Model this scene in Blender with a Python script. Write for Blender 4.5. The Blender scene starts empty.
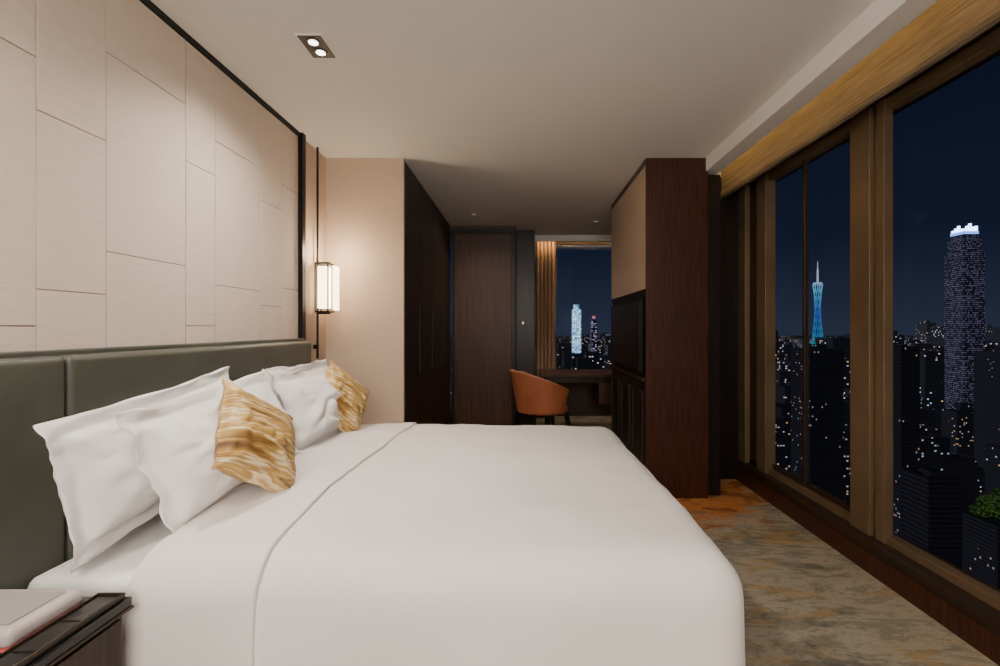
import bpy, bmesh, math, random
from mathutils import Vector, Matrix, noise
random.seed(7)
scene = bpy.context.scene
COL = scene.collection

# ------------------------------------------------------------------ helpers
def s2l(c):
    return tuple(((v/255)/12.92 if v/255 <= .04045 else ((v/255+.055)/1.055)**2.4) for v in c)

def mat(name, col, rough=.6, metal=0, col2=None, nscale=(3,3,3), bump=0, bscale=200, detail=4,
        emis=None, estr=0, spec=.5, coat=0, sheen=0, lo=.35, hi=.65, bvec=(1,1,1)):
    m = bpy.data.materials.new(name); m.use_nodes = True
    nt = m.node_tree; b = nt.nodes['Principled BSDF']
    c = s2l(col)+(1,)
    b.inputs['Base Color'].default_value = c
    b.inputs['Roughness'].default_value = rough
    b.inputs['Metallic'].default_value = metal
    b.inputs['Specular IOR Level'].default_value = spec
    b.inputs['Coat Weight'].default_value = coat
    b.inputs['Sheen Weight'].default_value = sheen
    if emis:
        b.inputs['Emission Color'].default_value = s2l(emis)+(1,)
        b.inputs['Emission Strength'].default_value = estr
    tc = nt.nodes.new('ShaderNodeTexCoord')
    if col2:
        mp = nt.nodes.new('ShaderNodeMapping'); mp.inputs['Scale'].default_value = nscale
        nt.links.new(tc.outputs['Object'], mp.inputs['Vector'])
        n = nt.nodes.new('ShaderNodeTexNoise'); n.inputs['Scale'].default_value = 1
        n.inputs['Detail'].default_value = detail
        nt.links.new(mp.outputs[0], n.inputs['Vector'])
        r = nt.nodes.new('ShaderNodeValToRGB')
        r.color_ramp.elements[0].color = c; r.color_ramp.elements[0].position = lo
        r.color_ramp.elements[1].color = s2l(col2)+(1,); r.color_ramp.elements[1].position = hi
        nt.links.new(n.outputs['Fac'], r.inputs[0]); nt.links.new(r.outputs[0], b.inputs['Base Color'])
    if bump:
        mp2 = nt.nodes.new('ShaderNodeMapping'); mp2.inputs['Scale'].default_value = bvec
        nt.links.new(tc.outputs['Object'], mp2.inputs['Vector'])
        n2 = nt.nodes.new('ShaderNodeTexNoise'); n2.inputs['Scale'].default_value = bscale
        n2.inputs['Detail'].default_value = 3
        nt.links.new(mp2.outputs[0], n2.inputs['Vector'])
        bp = nt.nodes.new('ShaderNodeBump'); bp.inputs['Strength'].default_value = bump
        bp.inputs['Distance'].default_value = .004
        nt.links.new(n2.outputs['Fac'], bp.inputs['Height']); nt.links.new(bp.outputs[0], b.inputs['Normal'])
    return m

def empty(name, loc=(0,0,0)):
    e = bpy.data.objects.new(name, None); e.location = loc; COL.objects.link(e); e.empty_display_size = .1
    return e

def link(o, parent=None):
    COL.objects.link(o)
    if parent:
        o.parent = parent
        o.matrix_parent_inverse = Matrix.Translation(-Vector(parent.location))
    return o

def mesh_obj(name, verts, faces, m=None, parent=None, smooth=False, bevel=0, seg=2, sub=0, solid=0, weld=False):
    me = bpy.data.meshes.new(name); me.from_pydata([tuple(v) for v in verts], [], faces)
    bm = bmesh.new(); bm.from_mesh(me)
    if weld: bmesh.ops.remove_doubles(bm, verts=bm.verts, dist=1e-4)
    bmesh.ops.recalc_face_normals(bm, faces=bm.faces)
    bm.to_mesh(me); bm.free()
    if m: me.materials.append(m)
    o = bpy.data.objects.new(name, me); link(o, parent)
    if smooth:
        for p in me.polygons: p.use_smooth = True
    if solid:
        md = o.modifiers.new('s', 'SOLIDIFY'); md.thickness = solid; md.offset = -1
    if bevel:
        md = o.modifiers.new('b', 'BEVEL'); md.width = bevel; md.segments = seg; md.limit_method = 'ANGLE'
    if sub:
        md = o.modifiers.new('u', 'SUBSURF'); md.levels = sub; md.render_levels = sub
    return o

def boxdata(bs):
    V=[]; F=[]
    for (x0,x1,y0,y1,z0,z1) in bs:
        k=len(V)
        V += [(x0,y0,z0),(x1,y0,z0),(x1,y1,z0),(x0,y1,z0),(x0,y0,z1),(x1,y0,z1),(x1,y1,z1),(x0,y1,z1)]
        F += [(k,k+3,k+2,k+1),(k+4,k+5,k+6,k+7),(k,k+1,k+5,k+4),(k+1,k+2,k+6,k+5),(k+2,k+3,k+7,k+6),(k+3,k,k+4,k+7)]
    return V,F

def box(name, b, m, parent=None, bevel=0, seg=2):
    V,F = boxdata([b]); return mesh_obj(name, V, F, m, parent, bevel=bevel, seg=seg, smooth=False)
def boxes(name, bs, m, parent=None, bevel=0, seg=2):
    V,F = boxdata(bs); return mesh_obj(name, V, F, m, parent, bevel=bevel, seg=seg)

def cyl(name, c, r, h, m, parent=None, n=24, r2=None, axis='Z'):
    r2 = r if r2 is None else r2
    V=[];F=[]
    for i in range(n):
        a=2*math.pi*i/n
        V.append((r*math.cos(a), r*math.sin(a), 0)); V.append((r2*math.cos(a), r2*math.sin(a), h))
    for i in range(n):
        j=(i+1)%n; F.append((2*i,2*j,2*j+1,2*i+1))
    F.append(tuple(2*i for i in range(n))[::-1]); F.append(tuple(2*i+1 for i in range(n)))
    if axis=='X': V=[(z,x,y) for x,y,z in V]
    if axis=='Y': V=[(y,z,x) for x,y,z in V]
    V=[(x+c[0],y+c[1],z+c[2]) for x,y,z in V]
    return mesh_obj(name,V,F,m,parent)

# ------------------------------------------------------------------ materials
M_ceil  = mat('ceiling_paint',(226,223,217),.9, bump=.05,bscale=300)
M_trimw = mat('soffit_paint',(234,231,224),.8)
M_wallb = mat('beige_wallcovering',(194,171,149),.85,col2=(186,163,141),nscale=(40,40,400),bump=.15,bscale=300,bvec=(.3,.3,2))
M_panel = mat('fabric_panel',(216,199,181),.9,col2=(206,188,170),nscale=(10,10,300),bump=.18,bscale=300,bvec=(.3,.3,1.5),lo=.3,hi=.7)
M_seam  = mat('panel_seam_bronze',(108,80,56),.5,.2)
M_black = mat('black_metal',(20,18,17),.45,.5)
M_leath = mat('grey_olive_leather',(82,83,73),.40,col2=(74,75,66),nscale=(6,6,6),bump=.2,bscale=220,spec=.45)
M_wood1 = mat('dark_walnut',(54,34,22),.36,col2=(33,21,14),nscale=(60,60,1.4),bump=.12,bscale=40,bvec=(3,3,.1),spec=.35)
M_wood2 = mat('red_walnut',(76,38,21),.38,col2=(44,22,13),nscale=(90,90,4),bump=.1,bscale=40,bvec=(3,3,.1),spec=.35)
M_wood3 = mat('mid_walnut',(86,52,32),.42,col2=(58,35,22),nscale=(50,50,1.6),spec=.35)
M_ebony = mat('ebony',(32,23,17),.4,col2=(20,14,11),nscale=(40,40,2),spec=.35)
M_bronze= mat('bronze_aluminium',(122,101,75),.5,.3,col2=(106,87,63),nscale=(2,2,2))
M_bronzed=mat('dark_bronze',(56,43,32),.5,.3)
M_linen = mat('white_linen',(240,235,231),.85,bump=.06,bscale=500,sheen=.1)
M_linen2= mat('white_sateen',(233,226,220),.75,bump=.04,bscale=600,sheen=.1)
M_shade = mat('shade_fabric',(118,104,82),.9,col2=(90,78,60),nscale=(5,5,200),bump=.6,bscale=120,bvec=(.2,.2,2))
M_curt  = mat('curtain_fabric',(182,150,118),.85,col2=(164,132,102),nscale=(60,60,3))
M_orange= mat('cognac_leather',(180,108,72),.5,col2=(166,96,62),nscale=(6,6,6),bump=.15,bscale=200)
M_glassb= mat('black_glass',(10,10,12),.12,spec=.5)
M_tv    = mat('tv_screen',(12,12,14),.3)
M_plast = mat('silver_grey_plastic',(184,172,166),.4)
M_red   = mat('red_led',(210,100,90),.5,emis=(255,90,80),estr=.12)
M_lamp  = mat('lamp_diffuser',(255,244,225),.5,emis=(255,230,190),estr=7)
M_led   = mat('warm_led',(255,215,150),.5,emis=(255,212,140),estr=10)
M_led2  = mat('warm_led_soft',(255,215,160),.5,emis=(255,212,150),estr=18)
M_spot  = mat('downlight_lens',(255,245,235),.5,emis=(255,240,220),estr=8)
M_spot2 = mat('downlight_lens_dim',(230,220,200),.5,emis=(255,230,200),estr=.5)

# carpet
def carpet():
    m = bpy.data.materials.new('abstract_carpet'); m.use_nodes=True; nt=m.node_tree; b=nt.nodes['Principled BSDF']
    b.inputs['Roughness'].default_value=.95; b.inputs['Specular IOR Level'].default_value=.1
    N=nt.nodes.new; L=nt.links.new
    tc=N('ShaderNodeTexCoord')
    def nz(sc,rot,detail,rough=.6,dist=0,off=(0,0,0)):
        mp=N('ShaderNodeMapping'); mp.inputs['Scale'].default_value=sc; mp.inputs['Rotation'].default_value=(0,0,rot); mp.inputs['Location'].default_value=off
        L(tc.outputs['Object'],mp.inputs[0]); n=N('ShaderNodeTexNoise'); n.inputs['Scale'].default_value=1
        n.inputs['Detail'].default_value=detail; n.inputs['Roughness'].default_value=rough; n.inputs['Distortion'].default_value=dist
        L(mp.outputs[0],n.inputs['Vector']); return n
    def ramp(src,stops):
        r=N('ShaderNodeValToRGB'); e=r.color_ramp.elements
        while len(e)<len(stops): e.new(.5)
        for i,(p,c) in enumerate(stops): e[i].position=p; e[i].color=s2l(c)+(1,)
        L(src,r.inputs[0]); return r
    def mixc(f,a,bb):
        x=N('ShaderNodeMix'); x.data_type='RGBA'; L(f,x.inputs[0]); L(a,x.inputs[6])
        if isinstance(bb,tuple): x.inputs[7].default_value=s2l(bb)+(1,)
        else: L(bb,x.inputs[7])
        return x.outputs[2]
    base=nz((1.8,4.4,1),.3,10,.78,.4)
    r1=ramp(base.outputs['Fac'],[(.32,(96,90,76)),(.43,(136,127,109)),(.50,(164,153,133)),(.57,(128,120,104)),(.68,(174,162,138))])
    m2=nz((1.3,3.8,1),.2,10,.78,.4,(3,1,0))
    c=mixc(ramp(m2.outputs['Fac'],[(.52,(0,0,0)),(.60,(215,215,215))]).outputs[0],r1.outputs[0],(86,86,78))
    m3=nz((1.5,4.6,1),.35,10,.78,.5,(8,5,0))
    c=mixc(ramp(m3.outputs['Fac'],[(.53,(0,0,0)),(.60,(215,215,215))]).outputs[0],c,(172,136,80))
    vm=N('ShaderNodeVectorMath'); vm.operation='DISTANCE'; L(tc.outputs['Object'],vm.inputs[0]); vm.inputs[1].default_value=(1.1,3.85,0)
    om=nz((2.5,5,1),.3,9,.76,.4)
    mm=N('ShaderNodeMath'); mm.operation='MULTIPLY_ADD'; L(vm.outputs['Value'],mm.inputs[0]); mm.inputs[1].default_value=-.5; L(om.outputs['Fac'],mm.inputs[2])
    k3=ramp(mm.outputs[0],[(.06,(0,0,0)),(.20,(245,245,245))])
    oc=ramp(om.outputs['Fac'],[(.35,(92,50,24)),(.5,(196,122,58)),(.58,(120,70,34)),(.7,(176,112,60))])
    c=mixc(k3.outputs[0],c,oc.outputs[0])
    L(c,b.inputs['Base Color'])
    f=N('ShaderNodeTexNoise'); f.inputs['Scale'].default_value=180; L(tc.outputs['Object'],f.inputs['Vector'])
    bp=N('ShaderNodeBump'); bp.inputs['Strength'].default_value=.4; bp.inputs['Distance'].default_value=.005
    L(f.outputs['Fac'],bp.inputs['Height']); L(bp.outputs[0],b.inputs['Normal'])
    return m
M_carpet=carpet()

def gold_fabric():
    m=bpy.data.materials.new('gold_striped_silk'); m.use_nodes=True; nt=m.node_tree; b=nt.nodes['Principled BSDF']
    N=nt.nodes.new; L=nt.links.new
    tc=N('ShaderNodeTexCoord'); mp=N('ShaderNodeMapping'); mp.inputs['Scale'].default_value=(1.8,22,1.5)
    mp.inputs['Rotation'].default_value=(0,0,-.12)
    L(tc.outputs['Object'],mp.inputs[0]); n=N('ShaderNodeTexNoise'); n.inputs['Scale'].default_value=1; n.inputs['Detail'].default_value=4
    n.inputs['Distortion'].default_value=.2
    L(mp.outputs[0],n.inputs['Vector'])
    r=N('ShaderNodeValToRGB'); e=r.color_ramp.elements
    st=[(.28,(78,54,26)),(.38,(134,96,46)),(.44,(190,150,80)),(.48,(236,218,178)),(.515,(166,124,62)),(.56,(206,168,96)),(.60,(104,74,36)),(.68,(222,192,132))]
    while len(e)<len(st): e.new(.5)
    for i,(p,c) in enumerate(st): e[i].position=p; e[i].color=s2l(c)+(1,)
    L(n.outputs['Fac'],r.inputs[0]); L(r.outputs[0],b.inputs['Base Color'])
    b.inputs['Roughness'].default_value=.42; b.inputs['Metallic'].default_value=.12
    bp=N('ShaderNodeBump'); bp.inputs['Strength'].default_value=.25; bp.inputs['Distance'].default_value=.004
    L(n.outputs['Fac'],bp.inputs['Height']); L(bp.outputs[0],b.inputs['Normal'])
    return m
M_gold=gold_fabric()

def glass():
    m=bpy.data.materials.new('window_glass'); m.use_nodes=True; nt=m.node_tree; nt.nodes.clear()
    o=nt.nodes.new('ShaderNodeOutputMaterial'); t=nt.nodes.new('ShaderNodeBsdfTransparent'); g=nt.nodes.new('ShaderNodeBsdfGlossy')
    g.inputs['Roughness'].default_value=.0; g.inputs['Color'].default_value=(.6,.7,.8,1)
    t.inputs['Color'].default_value=(.92,.95,.97,1)
    mx=nt.nodes.new('ShaderNodeMixShader'); mx.inputs[0].default_value=.014
    nt.links.new(t.outputs[0],mx.inputs[1]); nt.links.new(g.outputs[0],mx.inputs[2]); nt.links.new(mx.outputs[0],o.inputs[0])
    return m
M_glass=glass()

def winlights(name, base, density, cw, ch, col1, col2, strength, fx=.6, fz=.55, glow=0, haze=1.0, power=2.5):
    m=bpy.data.materials.new(name); m.use_nodes=True; nt=m.node_tree; b=nt.nodes['Principled BSDF']
    N=nt.nodes.new; L=nt.links.new
    b.inputs['Base Color'].default_value=s2l(base)+(1,); b.inputs['Roughness'].default_value=.9
    tc=N('ShaderNodeTexCoord'); sp=N('ShaderNodeSeparateXYZ'); L(tc.outputs['Object'],sp.inputs[0])
    def M(op,a,bv=None,c=None):
        n=N('ShaderNodeMath'); n.operation=op
        for i,v in enumerate((a,bv,c)):
            if v is None: continue
            if isinstance(v,(int,float)): n.inputs[i].default_value=v
            else: L(v,n.inputs[i])
        return n.outputs[0]
    u=M('DIVIDE',M('ADD',sp.outputs[0],sp.outputs[1]),cw); w=M('DIVIDE',sp.outputs[2],ch)
    cb=N('ShaderNodeCombineXYZ'); L(M('FLOOR',u),cb.inputs[0]); L(M('FLOOR',w),cb.inputs[1])
    wn=N('ShaderNodeTexWhiteNoise'); wn.noise_dimensions='3D'; L(cb.outputs[0],wn.inputs['Vector'])
    cl=N('ShaderNodeTexNoise'); cl.inputs['Scale'].default_value=.05; L(tc.outputs['Object'],cl.inputs['Vector'])
    th=M('SUBTRACT',1-density+.4,M('MULTIPLY',cl.outputs['Fac'],.8))
    lit=M('GREATER_THAN',wn.outputs['Value'],th)
    mk=M('MULTIPLY',M('LESS_THAN',M('FRACT',u),fx),M('LESS_THAN',M('FRACT',w),fz))
    ge=N('ShaderNodeNewGeometry'); sn=N('ShaderNodeSeparateXYZ'); L(ge.outputs['Normal'],sn.inputs[0])
    side=M('LESS_THAN',M('ABSOLUTE',sn.outputs[2]),.5)
    br=N('ShaderNodeSeparateColor'); L(wn.outputs['Color'],br.inputs[0])
    st=M('ADD',M('MULTIPLY',M('MULTIPLY',M('MULTIPLY',lit,mk),side),M('MULTIPLY',M('POWER',br.outputs[0],power),strength)),glow)
    mx=N('ShaderNodeMix'); mx.data_type='RGBA'; L(br.outputs[1],mx.inputs[0]); mx.inputs[6].default_value=s2l(col1)+(1,); mx.inputs[7].default_value=s2l(col2)+(1,)
    L(mx.outputs[2],b.inputs['Emission Color']); L(st,b.inputs['Emission Strength'])
    # aerial haze: painted as facade emission, grows with distance from the hotel, stronger on x-facing sides ; faint floor-band facade detail
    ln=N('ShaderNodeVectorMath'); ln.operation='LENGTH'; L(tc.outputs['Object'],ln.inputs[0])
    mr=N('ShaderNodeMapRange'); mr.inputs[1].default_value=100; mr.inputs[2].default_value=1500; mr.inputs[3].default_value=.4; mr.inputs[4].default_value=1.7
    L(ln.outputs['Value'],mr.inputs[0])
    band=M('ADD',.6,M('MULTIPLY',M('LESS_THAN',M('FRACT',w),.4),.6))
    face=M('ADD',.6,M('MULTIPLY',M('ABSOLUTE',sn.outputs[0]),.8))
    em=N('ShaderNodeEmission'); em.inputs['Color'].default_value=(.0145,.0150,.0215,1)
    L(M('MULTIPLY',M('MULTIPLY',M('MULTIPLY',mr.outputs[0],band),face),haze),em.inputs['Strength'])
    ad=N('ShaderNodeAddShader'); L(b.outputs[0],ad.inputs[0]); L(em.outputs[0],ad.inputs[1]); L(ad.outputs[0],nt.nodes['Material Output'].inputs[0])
    return m

# ------------------------------------------------------------------ room shell
H=2.6
YB=-2.0
box('floor',(-1.7,2.1,YB-.1,7.2,-.1,0),M_carpet)
V,F=boxdata([(-1.7,1.42,YB-.1,7.2,H,H+.25),(1.42,2.1,4.06,7.2,H,H+.25),(1.52,2.1,YB-.1,4.06,2.74,H+.25)])
mesh_obj('ceiling',V,F,M_ceil)
box('trim_1',(1.402,1.52,YB,4.06,2.495,2.74),M_trimw,bevel=.003)
box('wall_left',(-1.7,-1.5,YB-.1,3.61,0,H),M_wallb)
box('wall_back',(-1.5,1.85,YB-.1,YB,0,H),M_wallb)
box('wall_left_return',(-1.7,-.905,3.61,3.645,0,H),M_wallb)
box('wall_front',(-.89,-.09,6.02,6.3,0,H),M_wood3)
box('wall_front_return',(-.09,.17,6.26,7.1,0,H),M_ebony)
box('wall_right',(1.88,2.1,4.2,7.1,0,H),M_ebony)

# fabric wall panels
cols=[(-1.6,-1.1),(-1.1,-.8),(-.8,-.3),(-.3,.1),(.1,.5),(.5,.8),(.8,1.15),(1.15,1.447),(1.447,1.69),(1.69,2.09),(2.09,2.29),(2.29,2.69),(2.69,2.93),(2.93,3.14)]
seams=[[1.7,2.2],[1.4,2.0],[1.55,2.2],[1.4,1.95],[1.6,2.3],[1.35,2.05],[1.5,2.2],[1.306,2.13],[1.42,1.97],[1.575,2.29],[1.31,2.04],[1.51,2.21],[1.43,2.03],[1.55,2.19]]
bs=[]; g=.0018
for (a,b_),ss in zip(cols,seams):
    zs=[1.0]+ss+[2.575]
    for z0,z1 in zip(zs[:-1],zs[1:]): bs.append((-1.499,-1.488,a+g,b_-g,z0+g,z1-g))
wp=empty('upholstered_wall_panels',(-1.49,1,1.0))
boxes('panels',bs,M_panel,wp,bevel=.001)
box('backing',(-1.4995,-1.4925,-1.6,3.14,1.0,2.575),M_seam,wp)
box('trim_2',(-1.5,-1.475,-1.6,3.185,2.575,2.6),M_black)
box('trim_3',(-1.5,-1.458,3.14,3.185,0,2.6),M_black)

# left wardrobe run
wd=empty('wardrobe',(-1.2,4.8,0))
box('carcass',(-1.68,-.93,3.65,5.98,0,H-.01),M_ebony,wd)
ys=[3.65,4.2,4.78,5.36,5.93]
for i in range(4):
    box('door_leaf_%d'%(i+1),(-.93,-.905,ys[i]+.003,ys[i+1]-.003,.06,H-.012),M_wood1,wd,bevel=.002)
    box('pull_%d'%(i+1),(-.905,-.892,ys[i+1]-.05,ys[i+1]-.035,.9,1.5),M_black,wd)
# far wood door and edge profiles
d=empty('door_1',(-.5,6,0))
box('leaf',(-.86,-.13,6.0,6.019,.01,2.5),M_wood3,d,bevel=.003)
boxes('frame',[(-.89,-.865,5.985,6.019,0,2.55),(-.125,-.09,5.985,6.019,0,2.55),(-.865,-.125,5.985,6.019,2.505,2.55)],M_ebony,d)
d=empty('door_2',(.04,6.25,0))
box('leaf',(-.07,.16,6.235,6.259,.01,2.56),M_wood1,d,bevel=.003)
M_steel=mat('steel',(200,200,205),.3,.8)
box('handle_plate',(-.005,.03,6.222,6.235,1.33,1.40),M_bronze,d,bevel=.003)
cyl('handle',(.012,6.19,1.365),.012,.03,M_steel,d,axis='Y')

# right tall tv cabinet
tc=empty('tv_cabinet',(1.2,4.3,0))
box('carcass',(.97,1.42,3.62,5.0,0,H-.003),M_wood2,tc,bevel=.003)
box('front_panel',(.945,1.42,3.60,3.62,.0,H-.003),M_wood2,tc,bevel=.002)
box('top_panel',(.945,.97,3.625,5.0,2.555,H-.003),M_wood2,tc)
box('upper_upholstered_panel',(.945,.97,3.63,4.99,1.60,2.55),M_wallb,tc,bevel=.004)
box('reveal',(.952,.97,3.625,5.0,1.56,1.60),M_black,tc)
box('tv_niche',(.96,.97,3.625,5.0,.93,1.56),M_ebony,tc)
box('counter_ledge',(.92,.97,3.625,5.0,.885,.92),M_wood1,tc,bevel=.003)
for i in range(3):
    a=3.64+i*.452
    box('lower_door_%d'%(i+1),(.945,.97,a,a+.44,.1,.87),M_ebony,tc,bevel=.003)
    boxes('lower_door_frame_%d'%(i+1),[(.938,.946,a+.05,a+.39,.78,.80),(.938,.946,a+.05,a+.39,.17,.19),(.938,.946,a+.05,a+.07,.19,.78),(.938,.946,a+.37,a+.39,.19,.78)],M_bronzed,tc)
box('plinth',(.96,.97,3.625,5.0,0,.09),M_black,tc)
tv=empty('television',(.93,4.3,1.0))
box('body',(.925,.955,3.72,4.90,.95,1.53),M_black,tv,bevel=.004)
box('screen',(.922,.925,3.735,4.885,.965,1.515),M_tv,tv)

boxes('wall_right_pier',[(1.424,1.54,3.66,4.06,0,2.489),(1.424,1.88,4.06,4.2,0,2.6)],M_ebony,bevel=.003)

# ------------------------------------------------------------------ right window wall
box('wall_right_sill',(1.85,2.1,YB,4.06,0,.15),M_bronzed)
box('wall_right_head',(1.86,2.1,YB,4.06,2.5,2.74),M_ebony)
box('baseboard_right',(1.835,1.85,YB,4.06,.0,.11),M_wood2,bevel=.002)
w=empty('window_1',(1.9,1,.15))
box('sill_cap',(1.838,1.90,YB,4.06,.15,.175),M_bronzed,w,bevel=.002)
boxes('frame_rails',[(1.90,1.96,YB,4.06,.15,.215),(1.90,1.96,YB,4.06,2.44,2.5)],M_bronze,w,bevel=.003)
boxes('main_mullion',[(1.875,1.955,2.55,2.70,.176,2.5),(1.90,1.95,2.52,2.55,.176,2.5),(1.885,1.935,2.46,2.52,.176,2.5)],M_bronze,w,bevel=.003)
boxes('end_mullion',[(1.875,1.955,3.64,3.78,.176,2.5),(1.86,1.955,3.94,4.06,.176,2.5)],M_bronze,w,bevel=.003)
boxes('end_mullion_core',[(1.90,1.955,3.78,3.94,.176,2.5)],M_bronzed,w)
boxes('sash_rails',[(1.925,1.955,3.22,3.245,.216,2.44)],M_bronzed,w,bevel=.003)
boxes('sash_frame',[(1.93,1.96,2.70,3.22,.216,.25),(1.93,1.96,3.245,3.64,.216,.25)],M_bronzed,w,bevel=.003)
boxes('rear_mullion',[(1.875,1.955,-.2,.05,.176,2.5)],M_bronze,w,bevel=.003)
mesh_obj('glass_pane',[(1.965,YB,.2),(1.965,4.06,.2),(1.965,4.06,2.46),(1.965,YB,2.46)],[(0,1,2,3)],M_glass,w)

# roman shade
prof=[(1.70,2.70),(1.70,2.60),(1.705,2.52),(1.70,2.47),(1.69,2.44),(1.685,2.42),(1.69,2.40),(1.705,2.392),(1.72,2.40),(1.725,2.43),(1.74,2.46),(1.745,2.70)]
V=[];F=[]; ny=120
for j in range(ny+1):
    y=-1.9+(4.03+1.9)*j/ny
    for k,(x,z) in enumerate(prof):
        V.append((x+.002*math.sin(y*9+k*.4), y, z+.002*math.sin(y*4)))
n=len(prof)
for j in range(ny):
    for k in range(n-1): F.append((j*n+k,j*n+k+1,(j+1)*n+k+1,(j+1)*n+k))
F.append(tuple(range(n))); F.append(tuple(ny*n+k for k in range(n)))
rs=empty('roman_shade',(1.72,1,2.5)); mesh_obj('fabric',V,F,M_shade,rs)
box('cove_led_strip',(1.522,1.535,-1.9,4.0,2.655,2.685),M_led)

# ------------------------------------------------------------------ far nook
box('wall_front_sill',(.17,1.88,6.98,7.1,0,.45),M_bronzed)
box('trim_4',(.17,1.88,6.62,6.66,2.52,2.6),M_ceil)
box('nook_led_strip',(.2,1.85,6.70,6.72,2.57,2.595),M_led2)
w=empty('window_2',(1,7,.45))
boxes('frame',[(.17,1.88,6.99,7.06,.45,.5),(.17,1.88,6.99,7.06,2.54,2.6),(.17,.22,6.99,7.06,.5,2.54),(1.83,1.88,6.99,7.06,.5,2.54)],M_bronzed,w)
mesh_obj('glass_pane',[(.2,7.03,.48),(1.85,7.03,.48),(1.85,7.03,2.56),(.2,7.03,2.56)],[(0,1,2,3)],M_glass,w)
V=[];F=[];nx=90;nz=10
for i in range(nx+1):
    t=i/nx
    for j in range(nz+1):
        zz=.02+2.55*j/nz; a=t*math.pi*2*5.5
        V.append((.19+.30*t+.006*math.sin(a*2+j), 6.84+.05*math.sin(a)*(1-.25*j/nz), zz))
for i in range(nx):
    for j in range(nz):
        k=i*(nz+1)+j; F.append((k,k+nz+1,k+nz+2,k+1))
mesh_obj('window_curtain',V,F,M_curt,smooth=True,solid=.004)

dk=empty('writing_desk',(.9,5.9,0))
box('top',(.22,1.86,5.62,6.3,.715,.75),M_wood3,dk,bevel=.004)
box('apron',(.30,1.80,5.66,6.26,.64,.712),M_wood1,dk,bevel=.003)
box('drawer_pedestal',(.92,1.40,5.66,6.26,.38,.64),M_wood3,dk,bevel=.004)
boxes('legs',[(.30,.34,5.67,5.71,0,.64),(.30,.34,6.20,6.24,0,.64),(1.74,1.78,5.67,5.71,0,.64),(1.74,1.78,6.20,6.24,0,.64),(.30,.34,5.71,6.20,.08,.11)],M_black,dk,bevel=.002)

# tub armchair
CH=empty('desk_armchair',(.22,5.15,0)); 
def chair():
    cx,cy=.22,5.15; fa=math.radians(22)
    def W(p):
        x,y,z=p; return (cx+x*math.cos(fa)-y*math.sin(fa), cy+x*math.sin(fa)+y*math.cos(fa), z)
    V=[];F=[]; n=48; rows=12; A=math.radians(128)
    for i in range(n+1):
        a=-A+2*A*i/n
        k=abs(a)/A
        top=.85-.20*(max(0,k-.22)/.78)**1.2
        for j in range(rows+1):
            t=j/rows; z=.40+(top-.40)*t
            r=.245+.055*t**1.2
            V.append(W((-r*1.05*math.cos(a)- .03*t*(1-k), r*math.sin(a), z)))
    for i in range(n):
        for j in range(rows):
            k=i*(rows+1)+j; F.append((k,k+rows+1,k+rows+2,k+1))
    o=mesh_obj('shell',V,F,M_orange,CH,smooth=True,solid=.045,bevel=0); o.modifiers[0].offset=0
    md=o.modifiers.new('b','BEVEL'); md.width=.015; md.segments=3; md.limit_method='ANGLE'
    V=[];F=[];m_=40
    prof=[(0,.38),(.22,.38),(.25,.40),(.255,.44),(.24,.475),(.2,.485),(0,.49)]
    for i in range(m_):
        a=2*math.pi*i/m_
        for (r,z) in prof:
            rr=r*(abs(math.cos(a))**3+abs(math.sin(a))**3)**(-1/3)*.93
            V.append(W((rr*math.cos(a)+.02, rr*math.sin(a), z)))
    p=len(prof)
    for i in range(m_):
        for j in range(p-1):
            F.append((i*p+j,((i+1)%m_)*p+j,((i+1)%m_)*p+j+1,i*p+j+1))
    mesh_obj('seat',V,F,M_orange,CH,smooth=True,weld=True)
    for q,(lx,ly) in enumerate([(-.18,-.18),(-.18,.18),(.2,-.18),(.2,.18)]):
        V=[]
        for (z,s,k) in [(0,.012,1.25),(.39,.022,1.0)]:
            for dx,dy in ((-1,-1),(1,-1),(1,1),(-1,1)): V.append(W((lx*k+dx*s,ly*k+dy*s,z)))
        F=[(0,1,2,3),(4,5,6,7),(0,1,5,4),(1,2,6,5),(2,3,7,6),(3,0,4,7)]
        mesh_obj('leg_%d'%(q+1),V,F,M_ebony,CH)
chair()

# ------------------------------------------------------------------ headboard
hb=empty('headboard',(-1.43,1.5,0))
for i,(a,b_) in enumerate([(-.9,.35),(.35,1.45),(1.45,3.135)]):
    box('leather_pad_%d'%(i+1),(-1.475,-1.390,a+.002,b_-.002,.12,1.215),M_leath,hb,bevel=.022,seg=5)
box('top_rail',(-1.48,-1.44,-.9,3.135,1.20,1.232),M_leath,hb,bevel=.006)
box('plinth',(-1.48,-1.41,-.9,3.135,0,.12),M_ebony,hb)

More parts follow.
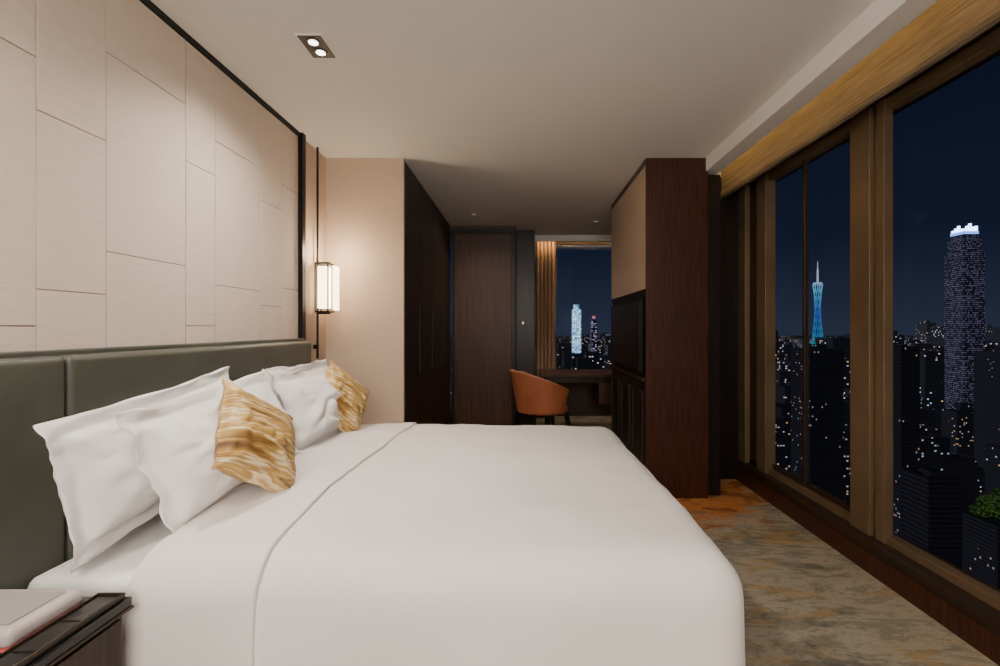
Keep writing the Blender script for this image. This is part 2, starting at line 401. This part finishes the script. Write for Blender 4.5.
# ------------------------------------------------------------------ bed
bed=empty('bed',(-.4,2.2,0))
box('base',(-1.36,.46,1.38,3.12,.0,.30),M_ebony,bed,bevel=.02)
def rbox(name,x0,x1,y0,y1,z0,z1,r,m,head_open=False,crown=0,off=0,amp=.004,seed=0,rest=.03,parent=bed,wob=0,foot=True,flare=.06):
    X0,X1,Y0,Y1,Z1=x0-off*(not head_open),x1+(off if foot else 0),y0-off,y1+off,z1+off
    V=[];F=[]
    def sheet(fn,nu,nv):
        k=len(V)
        for i in range(nu+1):
            for j in range(nv+1): V.append(Vector(fn(i/nu,j/nv)))
        for i in range(nu):
            for j in range(nv):
                q=k+i*(nv+1)+j; F.append((q,q+nv+1,q+nv+2,q+1))
    nx=max(6,int((X1-X0)/rest)); ny=int((Y1-Y0)/rest); nz=max(4,int((Z1-z0)/rest))
    lx=lambda t:X0+(X1-X0)*t; ly=lambda t:Y0+(Y1-Y0)*t; lz=lambda t:z0+(Z1-z0)*t
    sheet(lambda s,t:(lx(s),ly(t),Z1),nx,ny)
    sheet(lambda s,t:(lx(s),Y0,lz(t)),nx,nz)
    sheet(lambda s,t:(lx(s),Y1,lz(t)),nx,nz)
    if foot: sheet(lambda s,t:(X1,ly(s),lz(t)),ny,nz)
    if not head_open: sheet(lambda s,t:(X0,ly(s),lz(t)),ny,nz)
    out=[]
    for p in V:
        ax0 = X0+(0 if head_open else r); ax1 = X1-(r if foot else 0)
        c=Vector((min(max(p.x,ax0),ax1),min(max(p.y,Y0+r),Y1-r),min(p.z,Z1-r)))
        dd=p-c
        q = c+dd.normalized()*r if dd.length>1e-6 else p.copy()
        ux=(q.x-(-1.4))/(.62+1.4); uy=(q.y-Y0)/(Y1-Y0)
        cr=crown*max(0,(1-abs(2*uy-1)**3.2))*max(0,1-max(0,(ux-.5)/.5)**3)
        wgt=max(0,min(1,(q.z-.3)/.25))
        q.z+=cr*wgt
        h=max(0,(Z1-r-q.z))
        nrm=Vector((dd.x,dd.y,0))
        if flare and h>0 and nrm.length>1e-6:
            nrm.normalize()
            fold=.012*math.sin((q.x*1.0+q.y*1.3)*11+seed)+.008*noise.noise(Vector((q.x*5,q.y*5,seed)))
            q+=nrm*(h*flare+fold*min(1,h/.25))
        nn=noise.noise(Vector((q.x*2.2+seed,q.y*2.8,q.z*2)))*amp*1.6+noise.noise(Vector((q.x*9+q.y*3,q.y*5-q.x*4,seed+1)))*amp*.5
        cz=noise.noise(Vector((q.x*1.5+q.y*1.1+seed,(q.y-q.x*.6)*9,seed+4)))
        nn+=amp*.8*max(0,cz-.1)
        q.z+=nn if h<=0 else 0
        if wob:
            e=(q.x-X0)/(X1-X0)
            q.x+=wob*math.sin(q.y*2.1+.5)*(.3+.7*e)+wob*.5*noise.noise(Vector((0,q.y*4,q.z*3)))
        out.append(q)
    return mesh_obj(name,out,F,m,parent,smooth=True,weld=True)
rbox('mattress',-1.385,.50,1.30,3.17,.30,.605,.035,M_linen,amp=.002,flare=0)
o=rbox('duvet',-1.05,.645,1.28,3.235,.10,.645,.12,M_linen2,head_open=True,crown=.038,amp=.011,seed=3.0)
md=o.modifiers.new('s','SOLIDIFY'); md.thickness=.012; md.offset=-1
o=rbox('duvet_foldback',-1.07,-.715,1.28,3.235,.10,.645,.12,M_linen2,head_open=True,crown=.038,off=.014,amp=.011,seed=3.0,rest=.02,wob=.018,foot=False)
md=o.modifiers.new('s','SOLIDIFY'); md.thickness=.018; md.offset=-1
md=o.modifiers.new('b','BEVEL'); md.width=.006; md.segments=3; md.limit_method='ANGLE'

def pillow(name,c,w,h,W,Hh,T,m,flange=.05,pinch=.05,seed=0,wr=.01,sag=.2,roll=0,droop=0,bend=0,wav=1):
    w=Vector(w).normalized(); h=Vector(h); h=(h-w*h.dot(w)).normalized(); nn=w.cross(h)
    if roll:
        Rm=Matrix.Rotation(roll,3,nn); w=Rm@w; h=Rm@h
    n=60; V=[];F=[]
    for side in (1,-1):
        k=len(V)
        for i in range(n+1):
            for j in range(n+1):
                u=-1+2*i/n; v=-1+2*j/n
                u_=math.sin(u*math.pi/2)*.35+u*.65; v_=math.sin(v*math.pi/2)*.35+v*.65
                x=W/2*u_*(1-pinch*(1-v_*v_)); y=Hh/2*v_*(1-pinch*(1-u_*u_))
                us=min(1,abs(u_)/(1-flange*2/W)); vs=min(1,abs(v_)/(1-flange*2/Hh))
                b=((1-us**2.4)*(1-vs**2.4))
                t=T/2*(b**.5)*(1-sag*v_)
                edge=(abs(u_)**6+abs(v_)**6)
                t+=.003*(1-edge*.5)
                if max(abs(u),abs(v))>=1: t=0
                ang=math.atan2((1-abs(v_))*Hh,(1-abs(u_))*W)
                rad_=math.hypot((1-abs(u_))*W,(1-abs(v_))*Hh)
                crs=math.sin(ang*9+seed+3*noise.noise(Vector((u*2,v*2,seed))))*math.exp(-rad_/.16)*min(1,rad_/.05)
                cr=noise.noise(Vector((u*2.2+seed,v*2.2,seed*1.7)))*wr+abs(noise.noise(Vector((u*3+v*2+seed,v*3-u*2,side*3+seed))))*wr*1.5+crs*wr*.9
                t+=cr*(b**.35)
                z=side*t
                out=1 if max(us,vs)>=1 else .5
                z+=wav*(noise.noise(Vector((u*2.2,v*2.2,seed+9)))*.035+noise.noise(Vector((u*6,v*6,seed+4)))*.014)*min(1,edge)*out
                x+=noise.noise(Vector((v*3,seed,1)))*.012*abs(u_)**4; y+=noise.noise(Vector((u*3,seed,2)))*.012*abs(v_)**4
                z+=bend*(u_*u_)
                z-=droop*max(0,v_)**3
                V.append((x,y,z))
        for i in range(n):
            for j in range(n):
                q=k+i*(n+1)+j; F.append((q,q+n+1,q+n+2,q+1))
    o=mesh_obj(name,V,F,m,None,smooth=True,weld=True)
    o.matrix_world=Matrix(((w.x,h.x,nn.x,c[0]),(w.y,h.y,nn.y,c[1]),(w.z,h.z,nn.z,c[2]),(0,0,0,1)))
    return o
def lean(a): return (-math.sin(a),0,math.cos(a))
R=math.radians
pillow('bed_pillow',(-1.262,1.685,.880),(0,1,0),lean(R(8)),.84,.42,.16,M_linen,seed=1,wr=.028,roll=R(6),wav=.7)
pillow('bed_pillow',(-1.13,1.83,.868),(.03,1,0),lean(R(19)),.84,.44,.19,M_linen,seed=5,wr=.030,roll=R(5),wav=.9)
pillow('bed_pillow',(-1.262,2.73,.875),(0,1,0),lean(R(8)),.80,.45,.16,M_linen,seed=8,wr=.026)
pillow('bed_pillow',(-1.145,2.64,.865),(-.04,1,0),lean(R(22)),.76,.44,.18,M_linen,seed=12,wr=.028,roll=R(-2))
pillow('throw_cushion',(-.985,1.765,.882),(.06,1,0),lean(R(26)),.37,.38,.13,M_gold,flange=.008,pinch=.05,seed=21,wr=.014,sag=.1,roll=R(-38),wav=.3)
pillow('throw_cushion',(-1.06,2.80,.868),(.35,1,0),lean(R(18)),.36,.37,.13,M_gold,flange=.008,pinch=.05,seed=27,wr=.014,sag=.1,roll=R(-40),wav=.3)

# ------------------------------------------------------------------ nightstand + devices
ns=empty('nightstand',(-1.2,.95,0))
box('body',(-1.38,-1.035,.62,1.225,.08,.575),M_wood1,ns,bevel=.004)
box('top',(-1.38,-1.018,.60,1.235,.575,.60),M_glassb,ns,bevel=.004)
box('edge_trim',(-1.382,-1.016,.598,1.237,.569,.575),M_bronzed,ns)
boxes('drawer_fronts',[(-1.037,-1.025,.64,1.21,.34,.555),(-1.037,-1.025,.64,1.21,.10,.325)],M_wood1,ns,bevel=.003)
boxes('feet',[(-1.36,-1.32,.64,.68,0,.08),(-1.10,-1.06,.64,.68,0,.08),(-1.36,-1.32,1.18,1.22,0,.08),(-1.10,-1.06,1.18,1.22,0,.08)],M_black,ns)
dv=empty('bedside_speaker_dock',(-1.2,1.1,.6))
box('base_ring',(-1.352,-1.102,1.014,1.185,.602,.607),M_red,dv,bevel=.002)
box('body',(-1.36,-1.10,1.01,1.19,.607,.648),M_plast,dv,bevel=.016,seg=5)
box('top_pad',(-1.335,-1.125,1.035,1.165,.648,.651),mat('grey_fabric',(154,144,138),.8),dv,bevel=.001)
cp=empty('bedside_control_panel',(-1.08,1.1,.6))
box('tray',(-1.096,-1.026,.88,1.222,.601,.606),M_black,cp,bevel=.002)
boxes('tray_rim',[(-1.096,-1.092,.88,1.222,.606,.616),(-1.030,-1.026,.88,1.222,.606,.616),(-1.092,-1.030,.88,.884,.606,.616),(-1.092,-1.030,1.218,1.222,.606,.616)],M_bronzed,cp,bevel=.001)
boxes('rocker_plates',[(-1.086,-1.036,.895,1.0,.606,.612),(-1.086,-1.036,1.005,1.105,.606,.612),(-1.086,-1.036,1.11,1.21,.606,.612)],mat('panel_dark_grey',(34,31,29),.3),cp,bevel=.002)

# ------------------------------------------------------------------ wall sconce
sc=empty('wall_sconce',(-1.45,3.41,1.58))
cyl('pole',(-1.472,3.40,1.08),.008,1.52,M_black,sc)
box('pole_clip_low',(-1.499,-1.465,3.39,3.41,1.15,1.18),M_black,sc)
box('arm_top',(-1.475,-1.38,3.395,3.405,1.765,1.775),M_black,sc)
box('arm_bottom',(-1.475,-1.38,3.395,3.405,1.40,1.41),M_black,sc)
box('diffuser',(-1.455,-1.385,3.355,3.43,1.44,1.74),M_lamp,sc,bevel=.006)
fr=[]
for x in (-1.468,-1.378):
    for y in (3.340,3.437): fr.append((x,x+.008,y,y+.008,1.41,1.765))
fr+=[(-1.468,-1.37,3.340,3.445,1.755,1.765),(-1.468,-1.37,3.340,3.445,1.41,1.42)]
boxes('cage',fr,M_black,sc)
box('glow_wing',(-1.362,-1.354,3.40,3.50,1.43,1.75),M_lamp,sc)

# ------------------------------------------------------------------ downlights
def downlight(x,y,double=True,name='recessed_downlight'):
    e=empty(name,(x,y,H))
    if double:
        boxes('frame',[(x-.06,x+.06,y-.095,y-.088,H-.004,H),(x-.06,x+.06,y+.088,y+.095,H-.004,H),(x-.06,x-.054,y-.088,y+.088,H-.004,H),(x+.054,x+.06,y-.088,y+.088,H-.004,H)],M_trimw,e)
        box('tray',(x-.054,x+.054,y-.088,y+.088,H-.003,H),M_black,e)
        for k in (-.04,.04):
            cyl('rim_%s'%('a' if k<0 else 'b'),(x,y+k,H-.006),.032,.003,M_black,e)
            cyl('lens_%s'%('a' if k<0 else 'b'),(x,y+k,H-.008),.021,.002,M_spot,e)
    else:
        cyl('ring',(x,y,H-.004),.035,.004,M_trimw,e); cyl('lens',(x,y,H-.006),.022,.002,M_spot2,e)
downlight(-.946,2.18); downlight(.9,5.75,False); downlight(-1.0,.6); downlight(-.946,-.5); downlight(.6,-.6)  # double fixtures after the first are out of view, added for light
downlight(-.55,5.4,False)

def spot(name,loc,tgt,power,size=1.6,blend=.8,rad=.06,col=(1,.92,.83)):
    l=bpy.data.lights.new(name,'SPOT'); l.energy=power; l.spot_size=size; l.spot_blend=blend; l.shadow_soft_size=rad; l.color=col
    o=bpy.data.objects.new(name,l); COL.objects.link(o); o.location=loc
    o.rotation_euler=(Vector(tgt)-Vector(loc)).to_track_quat('-Z','Y').to_euler(); return o
def area(name,loc,tgt,power,sx,sy,col=(1,.94,.88)):
    l=bpy.data.lights.new(name,'AREA'); l.shape='RECTANGLE'; l.size=sx; l.size_y=sy; l.energy=power; l.color=col
    o=bpy.data.objects.new(name,l); COL.objects.link(o); o.location=loc
    o.rotation_euler=(Vector(tgt)-Vector(loc)).to_track_quat('-Z','Y').to_euler(); return o
spot('downlight_beam',(-.946,2.18,2.57),(-.95,2.3,0),110,2.6,1,.08)
spot('downlight_beam',(-1.0,.6,2.57),(-1.15,.9,0),80,2.6,1,.1)  # added beam from out of view, washes the left wall panels
spot('downlight_beam',(-.946,-.5,2.57),(-1.1,.2,0),40,2.4,1,.1)  # added fill beam, unseen behind the camera
spot('downlight_beam',(.6,-.6,2.57),(.6,.6,0),60,2.4,1,.1)  # second added fill behind the camera, also unseen
spot('downlight_beam',(-.55,5.4,2.57),(-.3,5.2,0),38,2.6,1,.1)
spot('downlight_beam',(.9,5.75,2.57),(.5,5.5,0),38,2.5,1,.1)
area('rear_fill_light',(0,-1.5,1.9),(-.2,3,2.0),78,1.5,1.0)  # added soft fill behind the camera, not an actual lamp
pl=bpy.data.lights.new('sconce_bulb','POINT'); pl.energy=8; pl.color=(1,.78,.54); pl.shadow_soft_size=.05
o=bpy.data.objects.new('sconce_bulb',pl); COL.objects.link(o); o.location=(-1.34,3.40,1.84)

# ------------------------------------------------------------------ night city
GZ=-95
def ground_mat():
    m=bpy.data.materials.new('street_lights'); m.use_nodes=True; nt=m.node_tree; b=nt.nodes['Principled BSDF']
    b.inputs['Base Color'].default_value=(.004,.005,.008,1); b.inputs['Roughness'].default_value=1
    tc=nt.nodes.new('ShaderNodeTexCoord'); v=nt.nodes.new('ShaderNodeTexVoronoi'); v.inputs['Scale'].default_value=.08
    nt.links.new(tc.outputs['Object'],v.inputs['Vector'])
    l=nt.nodes.new('ShaderNodeMath'); l.operation='LESS_THAN'; l.inputs[1].default_value=.10; nt.links.new(v.outputs['Distance'],l.inputs[0])
    mu=nt.nodes.new('ShaderNodeMath'); mu.operation='MULTIPLY_ADD'; mu.inputs[1].default_value=1.5; mu.inputs[2].default_value=.012; nt.links.new(l.outputs[0],mu.inputs[0])
    r=nt.nodes.new('ShaderNodeValToRGB'); r.color_ramp.elements[0].color=(1,.55,.2,1); r.color_ramp.elements[1].color=(.6,.8,1,1)
    sp=nt.nodes.new('ShaderNodeSeparateColor'); nt.links.new(v.outputs['Color'],sp.inputs[0]); nt.links.new(sp.outputs[0],r.inputs[0])
    nt.links.new(r.outputs[0],b.inputs['Emission Color']); nt.links.new(mu.outputs[0],b.inputs['Emission Strength'])
    return m
mesh_obj('city_ground',[(-3000,10,GZ),(6000,10,GZ),(6000,6000,GZ),(-3000,6000,GZ)],[(0,1,2,3)],ground_mat())
def at(px,y,py=None):
    x=(px-522)/472*y
    return (x,) if py is None else (x,1.3+(328-py)/472*y)
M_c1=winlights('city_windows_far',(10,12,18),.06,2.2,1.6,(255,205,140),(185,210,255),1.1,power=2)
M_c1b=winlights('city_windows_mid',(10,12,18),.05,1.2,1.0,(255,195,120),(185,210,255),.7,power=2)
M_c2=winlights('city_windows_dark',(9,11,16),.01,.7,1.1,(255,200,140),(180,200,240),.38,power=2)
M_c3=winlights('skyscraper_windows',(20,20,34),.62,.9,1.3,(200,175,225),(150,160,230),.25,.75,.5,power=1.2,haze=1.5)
reserved=[]
def free(r,pad=1.0):
    for q in reserved:
        if r[0]<q[1]+pad and r[1]>q[0]-pad and r[2]<q[3]+pad and r[3]>q[2]-pad: return False
    return True
def tower(name,pxl,pxr,pyt,y,m):
    xl=at(pxl,y)[0]; xr=at(pxr,y)[0]; zt=at(0,y,pyt)[1]; a=(xr-xl)
    r=(pxr-522)/472; a=a/(1+r*.9)
    x0=xl+r*a*.5
    reserved.append((x0,x0+a,y,y+a))
    return boxes(name,[(x0,x0+a,y,y+a,GZ,zt),(x0+a*.3,x0+a*.7,y+a*.3,y+a*.7,zt,zt+a*.12),(x0+a*.1,x0+a*.25,y+a*.1,y+a*.3,zt,zt+a*.06)],m)
tower('apartment_tower',893,926,347,150,M_c2)
tower('apartment_tower',798,853,349,170,M_c2)
tower('apartment_tower',985,1040,352,240,M_c2)
tower('apartment_tower',925,945,362,420,M_c1b)
tower('apartment_tower',912,975,478,105,M_c2)
for r in [(273,289,292,308),(42,51,399,408),(58,65,399,406),(366,386,588,612)]: reserved.append(r)
def scatter(name,seed,count,yr,kr,wr_,topf,m):
    random.seed(seed); bs=[]
    for i in range(count):
        y=random.uniform(*yr); k=random.uniform(*kr); x=k*y
        wd_=random.uniform(*wr_); dp=random.uniform(*wr_)
        r=(x-wd_/2,x+wd_/2,y-dp/2,y+dp/2)
        if not free(r): continue
        reserved.append(r)
        top=max(GZ+8,topf(y,k)); bs.append(r+(GZ,top))
        if random.random()<.5: bs.append((x-wd_*.2,x+wd_*.25,y-dp*.2,y+dp*.2,top,top+random.uniform(2,6)))
    return boxes(name,bs,m)
def tf(y,k):
    t=1.3-(random.uniform(14,75))*y/472*(.3+.7*330/y)
    if random.random()<.22: t=1.3-random.uniform(6,24)*y/472
    if k<.5 or k>.72:
        if random.random()<.04: t=1.3+random.uniform(-6,10)*y/472
    return t
scatter('city_buildings',11,1500,(330,1700),(-.05,1.25),(12,30),tf,M_c1)
scatter('low_rise_buildings',5,220,(180,325),(.45,1.25),(9,18),lambda y,k: random.uniform(-82,-35),M_c1b)
# lit skyscraper with crown
sk=empty('skyscraper',(281,300,GZ))
boxes('shaft',[(274.4,287.6,293.4,306.6,GZ,48),(275.4,286.6,294.4,305.6,48,57),(276.5,285.5,295.5,304.5,57,62)],M_c3,sk)
M_cr=mat('crown_light',(200,220,255),.5,emis=(180,212,255),estr=6)
cr=[]
for i in range(5):
    for j in range(5):
        if i in(0,4) or j in (0,4): cr.append((276.6+i*1.9,277.7+i*1.9,295.6+j*1.9,296.7+j*1.9,62,63.6+1.6*((i*7+j*3)%3)))
boxes('crown',cr,M_cr,sk); 
boxes('crown_band',[(276.3,285.7,295.3,304.7,60.2,62)],mat('band_light',(120,150,255),.5,emis=(120,160,255),estr=2),sk)
# towers seen through the nook window
sk2=empty('skyscraper',(47,400,GZ))
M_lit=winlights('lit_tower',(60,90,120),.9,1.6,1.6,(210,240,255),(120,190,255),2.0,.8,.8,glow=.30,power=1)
boxes('shaft',[(43,50,400,407,-20,17),(44,48.5,401,405,17,21)],M_lit,sk2)
boxes('podium',[(42.5,50.5,399.5,407.5,GZ,-20)],M_c1,sk2)
sk3=empty('skyscraper',(61,400,GZ))
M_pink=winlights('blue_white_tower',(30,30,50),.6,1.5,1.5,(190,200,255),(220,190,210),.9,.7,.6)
boxes('shaft',[(58.8,63.4,400,405,GZ,7),(60,62.2,401,404,7,10)],M_pink,sk3)
boxes('sign',[(60,62.2,400.4,404,10,11.5)],mat('sign_red',(255,110,110),.5,emis=(255,110,120),estr=.8),sk3)
def btower():
    y=600; x=at(817.5,y)[0]; e=empty('broadcast_tower',(x,y,-25))
    z0,z1,z2=-22,57,86
    def rad(t): return 3.0+ 4.0*abs(t-.62)**1.5*2.2*(1 if t<.62 else 1.15)
    m=bpy.data.materials.new('tower_lights'); m.use_nodes=True; nt=m.node_tree; b=nt.nodes['Principled BSDF']
    tcn=nt.nodes.new('ShaderNodeTexCoord'); sp=nt.nodes.new('ShaderNodeSeparateXYZ'); nt.links.new(tcn.outputs['Object'],sp.inputs[0])
    mr=nt.nodes.new('ShaderNodeMapRange'); mr.inputs[1].default_value=z0; mr.inputs[2].default_value=z2; nt.links.new(sp.outputs[2],mr.inputs[0])
    r=nt.nodes.new('ShaderNodeValToRGB'); els=r.color_ramp.elements
    els[0].color=s2l((40,150,170))+(1,); els[1].color=s2l((220,235,255))+(1,); q=els.new(.4); q.color=s2l((60,110,200))+(1,); q=els.new(.66); q.color=s2l((100,190,230))+(1,); q=els.new(.78); q.color=s2l((180,200,230))+(1,)
    nt.links.new(mr.outputs[0],r.inputs[0]); nt.links.new(r.outputs[0],b.inputs['Emission Color']); b.inputs['Emission Strength'].default_value=.7
    b.inputs['Base Color'].default_value=(.01,.02,.03,1)
    V=[];F=[]; S=12; Nt=24
    for sgn in (1,-1):
        for i in range(S):
            base=2*math.pi*i/S
            for t in range(Nt+1):
                tt=t/Nt; a=base+sgn*tt*2.2; rr=rad(tt); zz=z0+(z1-z0)*tt
                for (da,dr) in ((-.07,0),(.07,0),(0,.4)):
                    V.append((x+(rr+dr)*math.cos(a+da),y+(rr+dr)*math.sin(a+da),zz))
            k=len(V)-3*(Nt+1)
            for t in range(Nt):
                for c in range(3):
                    F.append((k+3*t+c,k+3*t+(c+1)%3,k+3*t+3+(c+1)%3,k+3*t+3+c))
    mesh_obj('lattice',V,F,m,e)
    cyl('core',(x,y,GZ),1.6,z1-GZ,mat('core_blue',(30,60,110),.6,emis=(40,90,180),estr=.2),e,n=12)
    cyl('deck',(x,y,z1),5,2,m,e,n=20); cyl('mast',(x,y,z1+2),1.3,z2-z1-12,m,e,n=10,r2=.8); cyl('mast_tip',(x,y,z2-10),.6,10,m,e,n=8,r2=.2)
btower()
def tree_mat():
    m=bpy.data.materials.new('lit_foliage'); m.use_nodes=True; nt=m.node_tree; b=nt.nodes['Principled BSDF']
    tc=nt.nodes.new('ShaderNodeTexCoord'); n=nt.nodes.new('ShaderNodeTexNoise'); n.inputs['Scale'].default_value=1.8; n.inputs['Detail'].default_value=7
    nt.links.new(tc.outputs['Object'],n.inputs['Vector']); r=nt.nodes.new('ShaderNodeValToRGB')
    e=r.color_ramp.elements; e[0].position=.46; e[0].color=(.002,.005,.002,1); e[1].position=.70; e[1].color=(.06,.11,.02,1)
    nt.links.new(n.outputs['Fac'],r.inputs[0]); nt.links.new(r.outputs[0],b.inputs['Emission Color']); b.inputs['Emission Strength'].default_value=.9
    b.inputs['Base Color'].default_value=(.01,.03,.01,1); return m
tr=empty('street_trees',(120,122,GZ))
random.seed(3)
bmx=bmesh.new()
for i in range(30):
    px=random.uniform(976,1030); yy=random.uniform(124,134); z=at(0,yy,random.uniform(492,515))[1]; xx=at(px,yy)[0]
    mtx=Matrix.Translation((xx,yy,z))@Matrix.Diagonal((1,1,.8,1))
    r_=bmesh.ops.create_icosphere(bmx,subdivisions=3,radius=random.uniform(1.0,1.9),matrix=mtx)
    for v in r_['verts']: v.co+=Vector((random.uniform(-.3,.3),random.uniform(-.3,.3),random.uniform(-.3,.3)))
me=bpy.data.meshes.new('canopy'); bmx.to_mesh(me); bmx.free(); me.materials.append(tree_mat()); link(bpy.data.objects.new('canopy',me),tr)
box('planted_podium',(at(968,130)[0],at(1060,130)[0],122,136,GZ,at(0,128,517)[1]),M_c2,tr)

# ------------------------------------------------------------------ world
wd=bpy.data.worlds.new('night_sky'); scene.world=wd; wd.use_nodes=True; nt=wd.node_tree
bg=nt.nodes['Background']; tcn=nt.nodes.new('ShaderNodeTexCoord'); sp=nt.nodes.new('ShaderNodeSeparateXYZ')
nt.links.new(tcn.outputs['Generated'],sp.inputs[0]); r=nt.nodes.new('ShaderNodeValToRGB')
e=r.color_ramp.elements; e[0].position=0; e[0].color=s2l((42,48,66))+(1,); e[1].position=.6; e[1].color=s2l((13,16,30))+(1,)
q=e.new(.16); q.color=s2l((22,29,48))+(1,)
nt.links.new(sp.outputs[2],r.inputs[0]); nt.links.new(r.outputs[0],bg.inputs['Color']); bg.inputs['Strength'].default_value=1.0

# ------------------------------------------------------------------ camera
cam=bpy.data.cameras.new('camera'); co=bpy.data.objects.new('camera',cam); COL.objects.link(co)
co.location=(0,0,1.3); co.rotation_euler=(math.radians(90),0,0)
cam.sensor_width=36; cam.lens=17.0; cam.shift_x=-.022; cam.shift_y=-.005; cam.clip_start=.02; cam.clip_end=8000
scene.camera=co
